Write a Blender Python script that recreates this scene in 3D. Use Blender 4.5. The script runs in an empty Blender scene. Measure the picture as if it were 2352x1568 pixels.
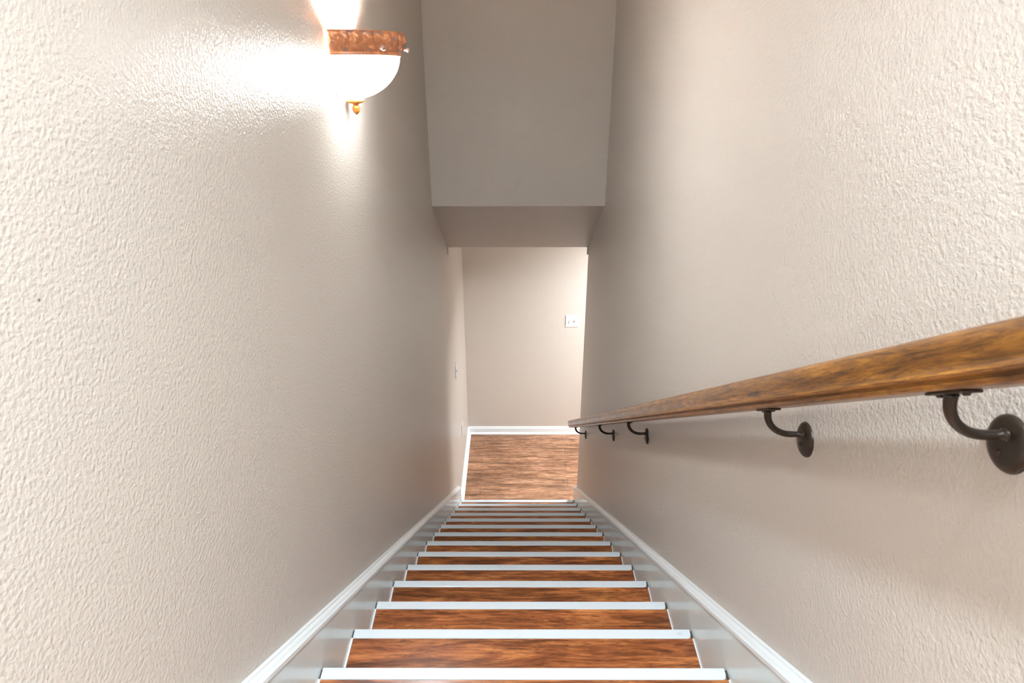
import bpy, bmesh, math, random
from mathutils import Vector, Matrix, noise

S = bpy.context.scene
COL = S.collection
R = math.radians
random.seed(7)

# ------------------------------------------------------------------ measures
CAM_Z = 3.763
RISE, RUN = 0.1725, 0.2576
Y_LAST = 4.414                 # front edge of the lowest nosing
XL, XR = -0.460, 0.500         # faces of the two stairwell walls
TL, TR = -0.440, 0.480         # faces of the two skirt boards
Y_FAR = 5.649                  # far wall of the lower hall
SLOPE = RISE / RUN
ANG = math.atan(SLOPE)
Y_BACK = -2.4
Z_TOP = 5.05
N_STEPS = 15

# ------------------------------------------------------------------ helpers
def obj(name, bm, mat=None, parent=None, smooth=False, loc=None):
    me = bpy.data.meshes.new(name)
    bmesh.ops.recalc_face_normals(bm, faces=bm.faces)
    bm.to_mesh(me); bm.free()
    if smooth:
        for p in me.polygons: p.use_smooth = True
    if mat: me.materials.append(mat)
    o = bpy.data.objects.new(name, me); COL.objects.link(o)
    if loc: o.location = loc
    if parent: o.parent = parent
    return o

def tag(o, label=None, cat=None, group=None, kind=None):
    if label: o['label'] = label
    if cat: o['category'] = cat
    if group: o['group'] = group
    if kind: o['kind'] = kind
    return o

def empty(name, loc=(0, 0, 0)):
    o = bpy.data.objects.new(name, None); COL.objects.link(o)
    o.location = loc; o.empty_display_size = 0.05
    return o

def bx(bm, x0, x1, y0, y1, z0, z1, bev=0.0, seg=2):
    vs = [bm.verts.new((x, y, z)) for x in (x0, x1) for y in (y0, y1) for z in (z0, z1)]
    fs = [(0,1,3,2), (4,6,7,5), (0,4,5,1), (2,3,7,6), (0,2,6,4), (1,5,7,3)]
    faces = [bm.faces.new([vs[i] for i in f]) for f in fs]
    if bev > 0:
        es = list({e for f in faces for e in f.edges})
        bmesh.ops.bevel(bm, geom=es, offset=bev, segments=seg, affect='EDGES', profile=0.5)
    return bm

def box(*a, **k):
    return bx(bmesh.new(), *a, **k)

def prism_x(pts, x0, x1, bm=None):
    """polygon given in (y, z), extruded along x"""
    bm = bm or bmesh.new()
    a = [bm.verts.new((x0, y, z)) for y, z in pts]
    b = [bm.verts.new((x1, y, z)) for y, z in pts]
    n = len(pts)
    bm.faces.new(a); bm.faces.new(b[::-1])
    for i in range(n):
        bm.faces.new((a[i], b[i], b[(i+1) % n], a[(i+1) % n]))
    return bm

def tube(path, rad, bm=None, seg=14, flat=1.0, side=Vector((0, 1, 0))):
    """tube along points; rad is a number or a list; elliptical by flat along `side`"""
    bm = bm or bmesh.new()
    rings = []
    n = len(path)
    for i, p in enumerate(path):
        p = Vector(p)
        t = (Vector(path[min(i+1, n-1)]) - Vector(path[max(i-1, 0)])).normalized()
        u = (side - t * side.dot(t)).normalized()
        v = t.cross(u)
        r = rad[i] if isinstance(rad, (list, tuple)) else rad
        rings.append([bm.verts.new(p + u * (r*flat*math.cos(a)) + v * (r*math.sin(a)))
                      for a in [2*math.pi*k/seg for k in range(seg)]])
    for a, b in zip(rings, rings[1:]):
        for k in range(seg):
            bm.faces.new((a[k], a[(k+1) % seg], b[(k+1) % seg], b[k]))
    bm.faces.new(rings[0][::-1]); bm.faces.new(rings[-1])
    return bm

def lathe(profile, axis='z', seg=32, a0=0.0, a1=2*math.pi, disp=None, bm=None, org=(0, 0, 0)):
    """profile = [(radius, height)]; disp(angle01, k) adds to the radius"""
    bm = bm or bmesh.new()
    full = abs(a1 - a0 - 2*math.pi) < 1e-6
    cols = seg if full else seg + 1
    grid = []
    for k, (r, h) in enumerate(profile):
        row = []
        for i in range(cols):
            t = i / seg
            a = a0 + (a1 - a0) * t
            rr = r + (disp(t, k) if disp else 0)
            c, s = rr*math.cos(a), rr*math.sin(a)
            p = (c, s, h) if axis == 'z' else (h, c, s)
            row.append(bm.verts.new(Vector(p) + Vector(org)))
        grid.append(row)
    for k in range(len(grid)-1):
        for i in range(seg):
            j = (i+1) % cols
            bm.faces.new((grid[k][i], grid[k][j], grid[k+1][j], grid[k+1][i]))
    bmesh.ops.remove_doubles(bm, verts=bm.verts, dist=1e-6)
    return bm

# ------------------------------------------------------------------ materials
class NT:
    def __init__(s, name):
        s.m = bpy.data.materials.new(name); s.m.use_nodes = True
        s.t = s.m.node_tree; s.b = s.t.nodes['Principled BSDF']
    def n(s, typ, **kw):
        nd = s.t.nodes.new(typ)
        for k, v in kw.items():
            if k in nd.inputs.keys(): nd.inputs[k].default_value = v
            else: setattr(nd, k, v)
        return nd
    def l(s, a, b): s.t.links.new(a, b)
    def math(s, op, a, b=None, c=None):
        nd = s.t.nodes.new('ShaderNodeMath'); nd.operation = op
        for i, v in enumerate((a, b, c)):
            if v is None: continue
            if isinstance(v, (int, float)): nd.inputs[i].default_value = v
            else: s.l(v, nd.inputs[i])
        return nd.outputs[0]
    def ramp(s, fac, stops):
        r = s.t.nodes.new('ShaderNodeValToRGB')
        e = r.color_ramp.elements
        while len(e) < len(stops): e.new(0.5)
        for el, (p, c) in zip(e, stops):
            el.position = p; el.color = (*c, 1)
        s.l(fac, r.inputs[0]); return r.outputs[0]
    def mix(s, fac, a, b, mode='MIX'):
        nd = s.t.nodes.new('ShaderNodeMix'); nd.data_type = 'RGBA'; nd.blend_type = mode
        for sock, v in ((nd.inputs[0], fac), (nd.inputs[6], a), (nd.inputs[7], b)):
            if isinstance(v, (int, float)): sock.default_value = v
            elif isinstance(v, tuple): sock.default_value = (*v, 1)
            else: s.l(v, sock)
        return nd.outputs[2]
    def bump(s, h, strength, dist, prev=None):
        nd = s.n('ShaderNodeBump'); nd.inputs['Strength'].default_value = strength
        nd.inputs['Distance'].default_value = dist
        s.l(h, nd.inputs['Height'])
        if prev: s.l(prev, nd.inputs['Normal'])
        s.l(nd.outputs[0], s.b.inputs['Normal'])
        return nd.outputs[0]
    def coord(s, scale=(1, 1, 1), loc=(0, 0, 0), kind='Object', rnd=False):
        tc = s.n('ShaderNodeTexCoord'); mp = s.n('ShaderNodeMapping')
        mp.inputs['Scale'].default_value = scale; mp.inputs['Location'].default_value = loc
        src = tc.outputs[kind]
        if rnd:
            oi = s.n('ShaderNodeObjectInfo')
            k = s.math('MULTIPLY', oi.outputs['Random'], 37.0)
            va = s.t.nodes.new('ShaderNodeVectorMath'); va.operation = 'ADD'
            s.l(src, va.inputs[0]); s.l(k, va.inputs[1]); src = va.outputs[0]
        s.l(src, mp.inputs['Vector']); return mp.outputs[0]
    def noise(s, vec, scale, detail=2, rough=0.5, dist=0.0):
        nd = s.n('ShaderNodeTexNoise'); nd.inputs['Scale'].default_value = scale
        nd.inputs['Detail'].default_value = detail; nd.inputs['Roughness'].default_value = rough
        nd.inputs['Distortion'].default_value = dist
        s.l(vec, nd.inputs['Vector']); return nd.outputs['Fac']

def simple(name, col, rough=0.5, metal=0.0, spec=0.5, coat=0.0):
    t = NT(name); b = t.b
    b.inputs['Base Color'].default_value = (*col, 1)
    b.inputs['Roughness'].default_value = rough
    b.inputs['Metallic'].default_value = metal
    b.inputs['Specular IOR Level'].default_value = spec
    b.inputs['Coat Weight'].default_value = coat
    return t

WALL_COL = (0.655, 0.600, 0.545)
def wall_material(name, marks=()):
    t = NT(name)
    v = t.coord()
    big = t.noise(v, 2.2, 2)
    c = t.mix(t.math('MULTIPLY', big, 0.25), WALL_COL, tuple(k*0.94 for k in WALL_COL))
    for (px, py, pz, r) in marks:                       # nail hole and small dings in the plaster
        d = t.t.nodes.new('ShaderNodeVectorMath'); d.operation = 'DISTANCE'
        t.l(v, d.inputs[0]); d.inputs[1].default_value = (px, py, pz)
        f = t.math('LESS_THAN', d.outputs['Value'], r)
        c = t.mix(f, c, (0.22, 0.18, 0.15))
    t.l(c, t.b.inputs['Base Color'])
    t.b.inputs['Roughness'].default_value = 0.34
    t.b.inputs['Specular IOR Level'].default_value = 0.32
    n1 = t.noise(v, 165, 2.5, 0.6, 0.1)
    h1 = t.ramp(n1, [(0.30, (0, 0, 0)), (0.70, (1, 1, 1))])
    n2 = t.noise(v, 520, 1.0, 0.5, 0.0)
    h = t.math('ADD', h1, t.math('MULTIPLY', n2, 0.30))
    t.bump(h, 0.68, 0.0011)
    return t.m

M = {}
M['wall'] = wall_material('textured_greige_paint')
M['wall_l'] = wall_material('textured_greige_paint_marked', [(XL, 0.606, 3.512, 0.0018)])

t = simple('white_trim_paint', (0.875, 0.925, 0.95), 0.30, coat=0.15)
t.bump(t.noise(t.coord(), 60, 2), 0.08, 0.001); M['trim'] = t.m
t = simple('pale_grey_skirt_paint', (0.82, 0.94, 0.955), 0.27, coat=0.2)
t.bump(t.noise(t.coord((1, 6, 6)), 9, 2), 0.10, 0.002); M['skirt'] = t.m

t = simple('white_nosing_vinyl', (0.80, 0.85, 0.88), 0.26, coat=0.3)
v = t.coord((1, 1, 1), rnd=True)
dirt = t.ramp(t.noise(v, 38, 3, 0.6), [(0.66, (0, 0, 0)), (0.76, (1, 1, 1))])
t.l(t.mix(t.math('MULTIPLY', dirt, 0.25), (0.69, 0.745, 0.785), (0.34, 0.35, 0.37)), t.b.inputs['Base Color'])
M['nosing'] = t.m
M['caulk'] = simple('white_caulk', (0.82, 0.83, 0.85), 0.45).m
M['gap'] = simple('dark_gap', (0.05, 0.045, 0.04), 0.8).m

def wood(name, dark, mid, light, planks=False, rough=0.30, coat=0.2, grain=(1.5, 22, 22), axis='x', rnd=True, fine=90):
    t = NT(name)
    g = grain if axis == 'x' else (grain[1], grain[0], grain[2])
    v = t.coord(g, rnd=rnd)
    base = t.noise(v, 1.0, 6, 0.66, 1.5)
    col = t.ramp(base, [(0.30, dark), (0.47, mid), (0.66, light)])
    vf = t.coord(tuple(k*4.5 for k in g), rnd=rnd)
    f = t.noise(vf, 1.0, 5, 0.75, 0.8)
    streak = t.ramp(f, [(0.38, (0.36, 0.31, 0.28)), (0.55, (1, 1, 1))])
    col = t.mix(0.85, col, streak, 'MULTIPLY')
    vb = t.coord(tuple(k*0.25 for k in g), rnd=rnd)
    blotch = t.ramp(t.noise(vb, 1.6, 3, 0.6, 1.6), [(0.38, (0.50, 0.44, 0.40)), (0.60, (1.22, 1.16, 1.10))])
    col = t.mix(0.8, col, blotch, 'MULTIPLY')
    hsrc = f
    if planks:
        br = t.n('ShaderNodeTexBrick')
        br.inputs['Scale'].default_value = 1.0
        br.inputs['Brick Width'].default_value = 1.22; br.inputs['Row Height'].default_value = 0.115
        br.inputs['Mortar Size'].default_value = 0.0016; br.inputs['Mortar Smooth'].default_value = 0.3
        br.inputs['Color1'].default_value = (0.72, 0.70, 0.68, 1); br.inputs['Color2'].default_value = (1.08, 1.05, 1.02, 1)
        br.inputs['Mortar'].default_value = (0.34, 0.30, 0.27, 1)
        br.offset = 0.37
        t.l(t.coord((1, 1, 1), (0.3, 0.02, 0)), br.inputs['Vector'])
        col = t.mix(1.0, col, br.outputs['Color'], 'MULTIPLY')
    t.l(col, t.b.inputs['Base Color'])
    t.b.inputs['Roughness'].default_value = rough
    t.b.inputs['Coat Weight'].default_value = coat
    t.b.inputs['Coat Roughness'].default_value = 0.18
    t.bump(hsrc, 0.15, 0.0008)
    return t.m

M['tread'] = wood('reddish_brown_laminate', (0.10, 0.028, 0.010), (0.34, 0.105, 0.032), (0.68, 0.27, 0.085), grain=(3.2, 27, 27), rough=0.28)
M['floor'] = wood('reddish_brown_laminate_planks', (0.26, 0.125, 0.070), (0.47, 0.255, 0.150), (0.66, 0.41, 0.265), planks=True, grain=(3.0, 26, 26), rnd=False, rough=0.33)
M['rail'] = wood('stained_oak', (0.080, 0.032, 0.009), (0.34, 0.140, 0.016), (0.58, 0.265, 0.030), grain=(7.0, 85, 85), axis='y', rnd=False, rough=0.42, coat=0.45)

t = simple('oil_rubbed_bronze', (0.040, 0.028, 0.020), 0.34, metal=0.35, spec=0.6)
t.bump(t.noise(t.coord(), 240, 3), 0.12, 0.0006); M['bronze'] = t.m

t = NT('copper_patina')
v = t.coord()
nz = t.noise(v, 38, 4, 0.6, 1.2)
c = t.ramp(nz, [(0.32, (0.30, 0.27, 0.30)), (0.43, (0.50, 0.21, 0.11)), (0.58, (0.70, 0.29, 0.13)), (0.76, (0.86, 0.48, 0.27))])
t.l(c, t.b.inputs['Base Color']); t.b.inputs['Roughness'].default_value = 0.38; t.b.inputs['Metallic'].default_value = 0.45
t.bump(t.noise(v, 120, 3, 0.6, 0.8), 0.25, 0.001); M['copper'] = t.m
t = simple('amber_bronze', (0.62, 0.25, 0.05), 0.3, metal=0.4); M['amber'] = t.m

t = NT('lit_alabaster_glass')
t.b.inputs['Base Color'].default_value = (0.95, 0.9, 0.82, 1); t.b.inputs['Roughness'].default_value = 0.2
t.b.inputs['Emission Color'].default_value = (0.96, 0.985, 1.0, 1)
sx = t.n('ShaderNodeSeparateXYZ'); t.l(t.coord(), sx.inputs[0])      # the glass is brightest round the bulb, dim at the wall edge
mr = t.n('ShaderNodeMapRange'); t.l(sx.outputs[0], mr.inputs['Value'])
mr.inputs['From Min'].default_value = 0.02; mr.inputs['From Max'].default_value = 0.13
mr.inputs['To Min'].default_value = 3.0; mr.inputs['To Max'].default_value = 74.0
t.l(mr.outputs[0], t.b.inputs['Emission Strength'])
M['glass'] = t.m
t = NT('lamp_bulb')
t.b.inputs['Emission Color'].default_value = (1.0, 0.9, 0.78, 1); t.b.inputs['Emission Strength'].default_value = 30
M['bulb'] = t.m
M['plastic'] = simple('white_switch_plastic', (0.74, 0.75, 0.76), 0.28).m
M['slot'] = simple('grey_slot', (0.25, 0.25, 0.25), 0.5).m
M['screw'] = simple('screw_steel', (0.42, 0.42, 0.40), 0.35, metal=0.9).m
M['knob'] = simple('dull_copper_knob', (0.42, 0.27, 0.22), 0.35, metal=0.4).m

# ------------------------------------------------------------------ the setting
def struct(name, bm, m, smooth=False):
    return tag(obj(name, bm, M[m], smooth=smooth), kind='structure')

XH = 3.0                                                  # the lower hall runs on to the right
struct('wall_left', box(XL-0.12, XL, Y_BACK, Y_FAR, 0, Z_TOP), 'wall_l')
# right stairwell wall: its outside corner at the foot of the stairs is slightly rounded
bm = box(XR, XR+0.12, Y_BACK, Y_LAST+0.004, 0, Z_TOP)
es = [e for e in bm.edges if abs(e.verts[0].co.y-(Y_LAST+0.004)) < 1e-4 and abs(e.verts[1].co.y-(Y_LAST+0.004)) < 1e-4
      and abs(e.verts[0].co.z-e.verts[1].co.z) > 1]
bmesh.ops.bevel(bm, geom=es, offset=0.006, segments=3, affect='EDGES')
struct('wall_right', bm, 'wall')
struct('wall_far', box(XL-0.12, XH+0.12, Y_FAR, Y_FAR+0.12, 0, 2.44), 'wall')
struct('wall_hall_right', box(XH, XH+0.12, 4.0, Y_FAR, 0, 2.44), 'wall')
struct('wall_hall_near', box(XR+0.12, XH, Y_LAST-0.10, Y_LAST+0.004, 0, 2.44), 'wall')
struct('wall_rear', box(XL-0.12, XR+0.12, Y_BACK-0.12, Y_BACK, 2.7, Z_TOP), 'wall')
# header over the foot of the stairs: plumb face, then a soffit sloping with the stairs
hy0, hz0, hy1, hz1 = 3.72, 2.785, 4.41, 2.322
header = prism_x([(hy0, Z_TOP), (hy0, hz0), (hy0+0.10, hz0-0.04), (hy0+0.10, Z_TOP)], XL, XR)
bm = prism_x([(hy0, Z_TOP), (hy0, hz0+0.0015), (hy0+0.10, hz0+0.0015), (hy0+0.10, Z_TOP)], XL, XR)
header.free()
struct('wall_header', bm, 'wall')
bm = prism_x([(hy0, hz0+0.0015), (hy0, hz0), (hy1-0.005, hz1+0.001), (hy1, hz1+0.004), (hy1, 2.44), (hy0+0.10, 2.78), (hy0+0.10, hz0+0.0015)], XL, XR)
# the ragged ends of the drywall corner bead hang a little below the edge at both walls
for x0, x1 in ((XL, XL+0.011), (XR-0.011, XR)):
    prism_x([(hy1-0.012, hz1+0.006), (hy1-0.008, hz1-0.050), (hy1, hz1-0.052), (hy1, hz1+0.006)], x0, x1, bm)
struct('ceiling', bm, 'wall')
struct('ceiling', box(XL-0.12, XH+0.12, hy1, Y_FAR+0.12, 2.44, 2.56), 'wall')
struct('ceiling', box(XL-0.12, XR+0.12, Y_BACK-0.12, hy0+0.1, Z_TOP, Z_TOP+0.1), 'wall')
struct('floor', box(XL-0.12, XH+0.12, 4.0, Y_FAR+0.12, -0.06, 0.0), 'floor')
y_top = Y_LAST - (N_STEPS-1)*RUN
struct('floor', box(XL, XR, Y_BACK, y_top-RUN, N_STEPS*RISE+RISE-0.04, N_STEPS*RISE+RISE), 'floor')

def base_profile(h=0.078, d=0.014):
    return [(0, 0), (d+0.014, 0), (d+0.0135, 0.006), (d+0.010, 0.012), (d+0.003, 0.016), (d, 0.017),
            (d, h-0.018), (d-0.004, h-0.012), (d-0.005, h-0.004), (d-0.009, h), (0, h)]
bm = bmesh.new()                                              # along the far wall
pts = [(Y_FAR - a, b) for a, b in base_profile()]
prism_x(pts, XL+0.001, XH, bm); struct('baseboard_far', bm, 'trim')
bm = bmesh.new()                                              # along the left wall, turned 90 degrees
prism_x([(a, b) for a, b in base_profile()], 4.452, Y_FAR-0.014, bm)
for v in bm.verts: v.co = Vector((XL + v.co.y, v.co.x, v.co.z))
struct('baseboard_left', bm, 'trim')

# ------------------------------------------------------------------ staircase
stair = tag(empty('staircase', (0, Y_LAST, 0)),
            'straight enclosed staircase of reddish wood-look treads with white nosing strips and pale skirt boards', 'staircase')
def sp(o):                               # keep world coordinates under the empty
    o.location = Vector(o.location) - Vector(stair.location); o.parent = stair; return o

bm = box(TL, TR, -RUN-0.02, -0.006, -0.028, 0.0)
tread0 = obj('tread', bm, M['tread'])
bm = box(TL, TR, -0.034, -0.016, -RISE, -0.0285)
riser0 = obj('riser', bm, M['tread'])
# nosing strip: flat top with tapered back edge, rounded lip turned down in front; near right corner rounded
prof = [(-0.0300, 0.0002), (-0.0290, 0.0020), (-0.0265, 0.0030), (-0.0040, 0.0032), (-0.0012, 0.0024), (0.0, 0.0),
        (0.0, -0.034), (-0.0055, -0.034), (-0.0055, 0.0002)]
bm = bmesh.new()
cols = []
xs = [TL+0.0035, TL+0.0045, 0.0, TR-0.016, TR-0.011, TR-0.0075, TR-0.0055]
for j, x in enumerate(xs):
    pull = {4: 0.0012, 5: 0.004, 6: 0.010}.get(j, 0.0)
    cols.append([bm.verts.new((x, (y + pull if y < -0.02 else y), z)) for y, z in prof])
for a, b in zip(cols, cols[1:]):
    for i in range(len(prof)):
        bm.faces.new((a[i], b[i], b[(i+1) % len(prof)], a[(i+1) % len(prof)]))
bm.faces.new(cols[0]); bm.faces.new(cols[-1][::-1])
nose0 = obj('nosing_strip', bm, M['nosing'])
bm = prism_x([(-RUN, 0.0002), (-RUN, 0.0035), (-0.031, 0.0035), (-0.031, 0.0002)], TL+0.0001, TL+0.0046)
caulk0 = obj('caulk_line', bm, M['caulk'])
bm = prism_x([(-RUN, 0.0002), (-RUN, 0.0030), (-0.031, 0.0030), (-0.031, 0.0002)], TR-0.0030, TR-0.0001)
caulk1 = obj('caulk_line', bm, M['caulk'])
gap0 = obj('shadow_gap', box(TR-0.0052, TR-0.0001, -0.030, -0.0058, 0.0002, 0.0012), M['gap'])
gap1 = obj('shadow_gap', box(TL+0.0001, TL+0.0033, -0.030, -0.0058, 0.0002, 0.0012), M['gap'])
protos = (tread0, riser0, nose0, caulk0, caulk1, gap0, gap1)
for n in range(N_STEPS):
    y = Y_LAST - n*RUN; z = (n+1)*RISE
    parts = protos if n == 0 else [p.copy() for p in protos]
    if n:
        for p in parts: COL.objects.link(p)
    tr, ri = parts[:2]
    for p in (tr, ri):
        p.parent = stair; p.location = (0, y - Y_LAST, z)
    for p in parts[2:]:
        p.parent = tr; p.location = (0, 0, 0)
# landing strip edge of the upper floor
bm = box(TL, TR, y_top-RUN-0.03, y_top-RUN-0.012, N_STEPS*RISE, N_STEPS*RISE+RISE-0.042)
sp(obj('riser', bm, M['tread']))

# skirt boards (sloping along the nosings) with a moulded cap each
def nose_z(y): return RISE + (Y_LAST - y)*SLOPE
up = 0.112
y0s, y1s = -0.05, Y_LAST + 0.036
def skirt(xa, xb, label):
    pts = [(y1s, 0.0), (y1s, nose_z(y1s)+up), (y0s, nose_z(y0s)+up), (y0s, nose_z(y0s)-0.42), (Y_LAST-0.30, 0.0)]
    o = obj('skirt_board', prism_x(pts, xa, xb), M['skirt']); o['label'] = label
    return sp(o)
sk_l = skirt(XL+0.0005, TL, 'pale grey skirt board on the left wall')
sk_r = skirt(TR, XR-0.0005, 'pale grey skirt board on the right wall')
def cap(side, parent):
    # cross-section in (distance out of the wall, height above skirt top), drawn perpendicular to the slope
    w = 0.0225
    cs = [(0, 0), (w, 0), (w+0.0005, 0.002), (w, 0.009), (0.0155, 0.0105), (0.0145, 0.0125), (0.0125, 0.0150),
          (0.0085, 0.0185), (0.0075, 0.0215), (0, 0.0225)]
    bm = bmesh.new()
    ys = [y0s, y1s]
    rows = []
    for y in ys:
        base = nose_z(y)+up
        row = []
        for a, b in cs:
            x = XL + 0.0005 + a if side < 0 else XR - 0.0005 - a
            row.append(bm.verts.new((x, y, base + b/math.cos(ANG))))
        rows.append(row)
    n = len(cs)
    for i in range(n):
        bm.faces.new((rows[0][i], rows[1][i], rows[1][(i+1) % n], rows[0][(i+1) % n]))
    bm.faces.new(rows[0]); bm.faces.new(rows[1][::-1])
    o = obj('cap_moulding', bm, M['trim'])
    o.parent = parent; o.location = (0, 0, 0)
    return o
cap(-1, sk_l); cap(1, sk_r)

# ------------------------------------------------------------------ handrail
RS = 0.6665
RA = math.atan(RS)
rx = 0.4250
def rail_z(y): return 3.430 - (y - 0.573)*RS             # underside, along the vertical
hr = tag(empty('handrail', (XR, 0.573, rail_z(0.573))),
         'stained oak handrail on dark bronze brackets along the right stairwell wall', 'handrail')
half = [(0.0, 0.0), (0.0185, 0.0), (0.0200, 0.0012), (0.0204, 0.0062), (0.0180, 0.0072), (0.0180, 0.0088), (0.0250, 0.0096),
        (0.0288, 0.0108), (0.0298, 0.0130), (0.0288, 0.0152), (0.0262, 0.0164), (0.0252, 0.0185), (0.0262, 0.0240), (0.0276, 0.0300), (0.0284, 0.0360),
        (0.0280, 0.0420), (0.0262, 0.0468), (0.0225, 0.0505), (0.0165, 0.0530), (0.0085, 0.0543), (0.0, 0.0547)]
prof = half + [(-a, b) for a, b in half[-2:0:-1]]
ya, yb = -0.75, 4.285
La, Lb = (ya-0.573)/math.cos(RA), (yb-0.573)/math.cos(RA)
bm = bmesh.new()
rows = []
for L, sc in ((La, 1), (Lb-0.003, 1), (Lb, 0.94)):
    rows.append([bm.verts.new((a*sc, L, 0.027+(b-0.027)*sc)) for a, b in prof])
n = len(prof)
for A, B in zip(rows, rows[1:]):
    for i in range(n): bm.faces.new((A[i], A[(i+1) % n], B[(i+1) % n], B[i]))
bm.faces.new(rows[0]); bm.faces.new(rows[-1][::-1])
rail = obj('rail', bm, M['rail'], smooth=True)
mod = rail.modifiers.new('split', 'EDGE_SPLIT'); mod.split_angle = R(42)
rail.parent = hr; rail.location = (rx - XR, 0, 0); rail.rotation_euler = (-RA, 0, 0)

# bracket prototype, origin at the wall-plate centre on the wall; wall is at +x
PX = rx - XR                       # rail centre relative to the wall
RZ = 0.062                         # rail underside above the plate centre
arm_path, arm_r = [], []
zb = 0.011
arm_path.append((-0.002, 0, zb)); arm_r.append(0.0068)
arm_path.append((-0.010, 0, zb)); arm_r.append(0.0068)
arm_path.append((-0.011, 0, zb)); arm_r.append(0.0050)
Rr = 0.047
for k in range(15):
    a = math.pi/2*k/14
    x = -0.028 - Rr*math.sin(a); z = zb + Rr*(1-math.cos(a))
    if k == 0: arm_path.append((-0.020, 0, zb)); arm_r.append(0.0048)
    arm_path.append((x, 0, z)); arm_r.append(0.0052 + 0.0010*k/14)
arm_path.append((PX, 0, RZ-0.003)); arm_r.append(0.0066)
arm0 = obj('bracket', tube(arm_path, arm_r, flat=1.15, seg=16), M['bronze'], smooth=True)
disc = [(0.0, -0.0090), (0.010, -0.0088), (0.020, -0.0078), (0.0265, -0.0058), (0.0295, -0.0034), (0.0305, -0.0012), (0.0305, 0.0)]
plate0 = obj('wall_plate', lathe(disc, axis='x', seg=36), M['bronze'], smooth=True)
plate0.scale = (1, 1, 1.0)
screw0 = obj('screw', lathe([(0, -0.0108), (0.0022, -0.0106), (0.0036, -0.0094), (0.0038, -0.0080), (0.0, -0.0070)], axis='x', seg=12, org=(0, 0, -0.010)), M['bronze'], smooth=True)
bm = box(-0.0105, 0.0105, -0.029, 0.029, -0.0034, -0.0002, bev=0.0012)
for yy in (-0.020, 0.020):
    lathe([(0, -0.0062), (0.003, -0.0058), (0.0042, -0.0034)], seg=12, bm=bm, org=(0, yy, 0))
saddle0 = obj('saddle', bm, M['bronze'])
bys = [0.573, 0.976, 2.150, 2.880, 4.010]
names = ['nearest the camera', 'second from the camera', 'third from the camera', 'fourth from the camera', 'at the lower end of the rail']
for i, y in enumerate(bys):
    if i == 0: b, pl, sc, sa = arm0, plate0, screw0, saddle0
    else:
        b, pl, sc, sa = arm0.copy(), plate0.copy(), screw0.copy(), saddle0.copy()
        for o in (b, pl, sc, sa): COL.objects.link(o)
    b.parent = hr
    b.location = Vector((XR, y, rail_z(y) - RZ)) - Vector(hr.location)
    for o in (pl, sc, sa): o.parent = b
    pl.location = (0, 0, 0); sc.location = (0, 0, 0)
    sa.location = (PX, 0, RZ); sa.rotation_euler = (-RA, 0, 0)

# ------------------------------------------------------------------ wall sconce
SY, SZ = 1.955, 3.710                     # centre along the wall, top of the rim
sc = tag(empty('wall_sconce', (XL, SY, SZ)),
         'lit half-bowl wall sconce with white glass and embossed copper band on the left wall', 'lamp')
RW, PJ = 0.150, 0.165                     # half width along the wall, projection
def half_bowl(profile, name, mat, disp=None, seg=96, smooth=True, thick=0.0):
    bm = lathe(profile, seg=seg, a0=-math.pi/2, a1=math.pi/2, disp=disp)
    for v in bm.verts:
        v.co.x = 0.004 + v.co.x * PJ/RW
    o = obj(name, bm, mat, sc, smooth=smooth)
    if thick:
        m = o.modifiers.new('solid', 'SOLIDIFY'); m.thickness = thick; m.offset = -1
    return o
def leaf(t, k):
    """relief of the band: curling acanthus leaves between two fillets"""
    if k < 3 or k > 16: return 0.0
    u = (k-3)/13.0
    s = t*17.0
    ph = s - math.floor(s)
    w_ = math.sin(math.pi*min(1.0, u/0.62)) if u < 0.62 else 0.0
    cen = 0.25 + 0.55*u
    v = max(0.0, 1 - abs(ph - cen)*2.6)*w_*0.0085                      # leaning leaf
    v -= max(0.0, 1 - abs(ph - cen)*9.0)*w_*0.0030                     # its midrib
    v += 0.0022*noise.noise(Vector((t*95, u*9, 1.3)))*(1 if u < 0.7 else 0.4)
    if u > 0.72: v += 0.0010*abs(math.sin(t*80))*math.sin(math.pi*(u-0.72)/0.28)
    return v
bp = [(0.1440, 0.0), (0.1500, 0.0), (0.1512, -0.0020)]
for k in range(15):
    u = k/14.0
    bp.append((0.1485 + 0.0015*math.sin(u*3.0) - 0.0105*u*u, -0.0045 - u*0.0460))
bp += [(0.1392, -0.0520), (0.1402, -0.0545), (0.1388, -0.0568), (0.1350, -0.0572)]
band = half_bowl(bp, 'metal_band', M['copper'], disp=leaf, seg=220, thick=0.0012)
gp = []
for k in range(25):
    a = math.pi/2*k/24
    gp.append((max(0.0005, 0.1365*math.cos(a)**0.92 if k < 24 else 0.0005), -0.053 - 0.113*math.sin(a)**1.05))
gl = half_bowl(gp, 'glass_bowl', M['glass'], seg=64, thick=0.003)
# finial under the bowl
fin = [(0.0, -0.1600), (0.0235, -0.1640), (0.0245, -0.1675), (0.0215, -0.1715), (0.0115, -0.1745), (0.0070, -0.1765), (0.0068, -0.1790),
       (0.0095, -0.1825), (0.0105, -0.1870), (0.0098, -0.1930), (0.0070, -0.1985), (0.0032, -0.2020), (0.0, -0.2045)]
fo = obj('finial', lathe(fin, seg=28), M['amber'], sc, smooth=True); fo.location = (0.025, 0, -0.001)
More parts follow.
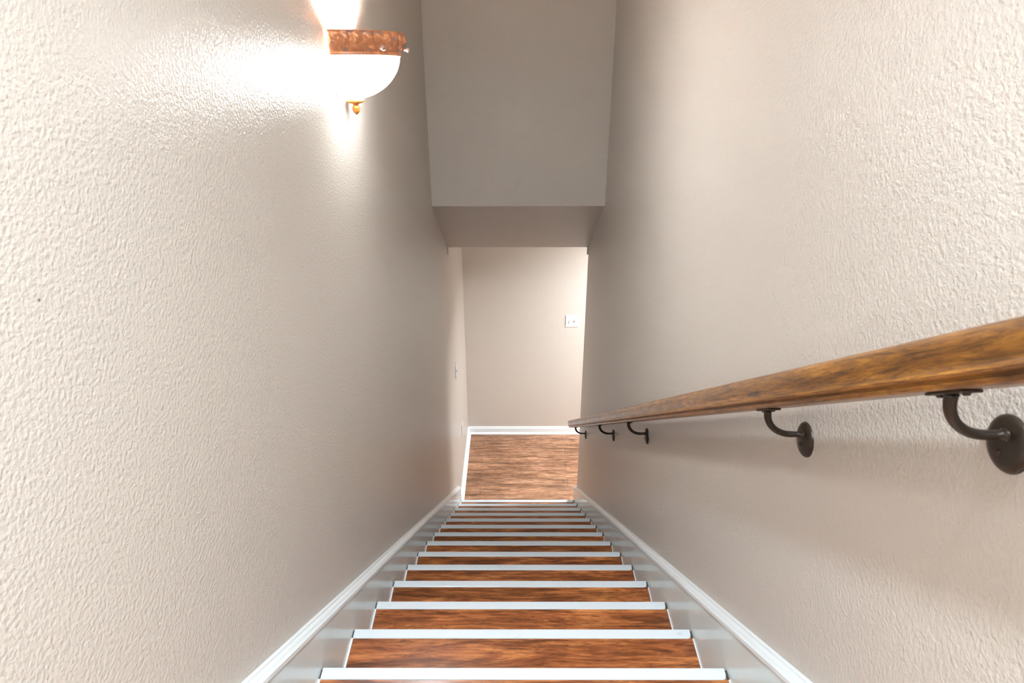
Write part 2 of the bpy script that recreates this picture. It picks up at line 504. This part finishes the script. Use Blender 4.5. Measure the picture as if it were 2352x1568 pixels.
# thumb knobs on the band
for a in (R(-42), R(4), R(50)):
    kb = [(0, 0.0), (0.0042, 0.0), (0.0042, 0.006), (0.0070, 0.0085), (0.0072, 0.0120), (0.0045, 0.0150), (0, 0.0158)]
    bm = lathe(kb, seg=18)
    r = RW - 0.003
    rot = Matrix.Rotation(a, 4, 'Z') @ Matrix.Rotation(R(90), 4, 'Y')
    bm.transform(Matrix.Translation((0.004 + r*math.cos(a)*PJ/RW, r*math.sin(a), -0.040)) @ rot)
    kn = obj('knob', bm, M['knob'], band, smooth=True)
obj('back_plate', box(0.0, 0.004, -0.10, 0.10, -0.150, -0.012, bev=0.0015), M['trim'], sc)
bl = obj('bulb', lathe([(0, -0.150), (0.010, -0.148), (0.018, -0.141), (0.020, -0.134), (0.017, -0.126), (0.010, -0.119), (0, -0.117)], seg=20), M['bulb'], sc, smooth=True)
bl.location = (0.066, 0, 0)
# band and bowl hang a touch lower on the far side
for o in (band, gl): o.rotation_euler = (R(-5.0), 0, 0)

# ------------------------------------------------------------------ switches and outlet
def plate(name, w, h, loc, rz, label, cat, kind, gangs=1):
    """built facing -y, wall behind it at +y"""
    e = tag(empty(name, loc), label, cat); e.rotation_euler = (0, 0, rz)
    bm = box(-w/2, w/2, -0.0062, -0.0003, -h/2, h/2, bev=0.0022, seg=3)
    obj('cover_plate', bm, M['plastic'], e)
    xs = [(g - (gangs-1)/2)*0.046 for g in range(gangs)]
    for gi, x in enumerate(xs):
        if kind == 'switch':
            bm = bmesh.new(); up_ = -1 if gi == 0 else 1
            prism_x([(-0.0062, -0.011), (-0.0085, -0.011), (-0.0165, 0.006*up_), (-0.0160, 0.010*up_), (-0.0062, 0.011)], x-0.0048, x+0.0048, bm)
            tg = obj('toggle', bm, M['plastic'], e)
            obj('slot', box(x-0.0062, x+0.0062, -0.0068, -0.0061, -0.0125, 0.0125), M['slot'], tg)  # thin grey box standing in for the shade round the toggle
            dy = (0.031, -0.031)
        else:
            for zz in (-0.0195, 0.0195):
                f = obj('socket', box(x-0.0165, x+0.0165, -0.0075, -0.0060, zz-0.0135, zz+0.0135, bev=0.0006), M['plastic'], e)
                bm = bmesh.new()
                bx(bm, x-0.0075, x-0.0055, -0.0079, -0.0074, zz-0.004, zz+0.005)
                bx(bm, x+0.0055, x+0.0075, -0.0079, -0.0074, zz-0.004, zz+0.005)
                obj('slot', bm, M['slot'], f)
            dy = (0.0,)
        for d in dy:
            bm = lathe([(0, 0.0), (0.0022, -0.0002), (0.0032, -0.0012)], seg=12)
            bm.transform(Matrix.Translation((x, -0.0074, d)) @ Matrix.Rotation(R(90), 4, 'X'))
            s_ = obj('screw', bm, M['plastic'] if kind == 'switch' else M['screw'], e)
    return e
plate('light_switch', 0.117, 0.117, (0.522, Y_FAR, 1.215), 0, 'square white double light switch plate on the far hall wall', 'light switch', 'switch', 2)
plate('light_switch', 0.072, 0.116, (XL, 4.640, 1.250), R(90), 'narrow white light switch on the left wall past the foot of the stairs', 'light switch', 'switch', 1)
plate('power_outlet', 0.072, 0.116, (XL, 4.985, 0.490), R(90), 'white wall outlet low on the left wall above the baseboard', 'outlet', 'outlet', 1)

# ------------------------------------------------------------------ lights
def light(name, typ, loc, power, col=(1, 1, 1), size=0.1, rot=(0, 0, 0), sy=None, spread=None):
    d = bpy.data.lights.new(name, typ); d.energy = power; d.color = col
    if typ == 'AREA':
        d.shape = 'DISK' if sy is None else 'RECTANGLE'; d.size = size
        if sy: d.size_y = sy
    else: d.shadow_soft_size = size
    if spread and typ == 'AREA': d.spread = spread
    o = bpy.data.objects.new(name, d); COL.objects.link(o); o.location = loc; o.rotation_euler = rot
    return o
# bulb light leaving through the open top of the bowl
light('sconce_bulb', 'POINT', (XL+0.070, SY, SZ-0.082), 24.0, (1.0, 0.97, 0.95), 0.030)
# ceiling fixture over the top of the stairs, then an added fill light
light('upper_lamp_and_fill', 'AREA', (0.055, -0.28, Z_TOP-0.05), 44.0, (0.80, 0.925, 1.0), 0.085, spread=R(140))
light('upper_lamp_and_fill', 'AREA', (0.30, 0.35, Z_TOP-0.05), 5.0, (0.90, 0.96, 1.0), 0.14, spread=R(140))  # added fill to lift the left wall and treads, not a second fixture
# hall ceiling lamp, round the corner to the right
light('hall_ceiling_lamp', 'AREA', (1.55, 4.85, 2.42), 60.0, (0.90, 0.96, 1.0), 0.50, spread=R(145))

w = bpy.data.worlds.new('World'); S.world = w; w.use_nodes = True
w.node_tree.nodes['Background'].inputs[0].default_value = (0.9, 0.92, 1.0, 1)
w.node_tree.nodes['Background'].inputs[1].default_value = 0.05

# ------------------------------------------------------------------ camera
cd = bpy.data.cameras.new('camera'); cam = bpy.data.objects.new('camera', cd); COL.objects.link(cam)
cd.sensor_width = 36.0; cd.lens = 1560/2352*36.0; cd.clip_start = 0.02
cam.matrix_world = Matrix.Translation((0, 0, CAM_Z)) @ Matrix.Rotation(R(0.263), 4, 'Z') @ Matrix.Rotation(R(64.0), 4, 'X') @ Matrix.Rotation(R(-0.15), 4, 'Z')
cd.dof.use_dof = True; cd.dof.focus_distance = 2.6; cd.dof.aperture_fstop = 11.0
S.camera = cam
S.view_settings.view_transform = 'Standard'; S.view_settings.look = 'None'
S.view_settings.gamma = 1.0; S.view_settings.exposure = 0.42; S.view_settings.use_curve_mapping = False
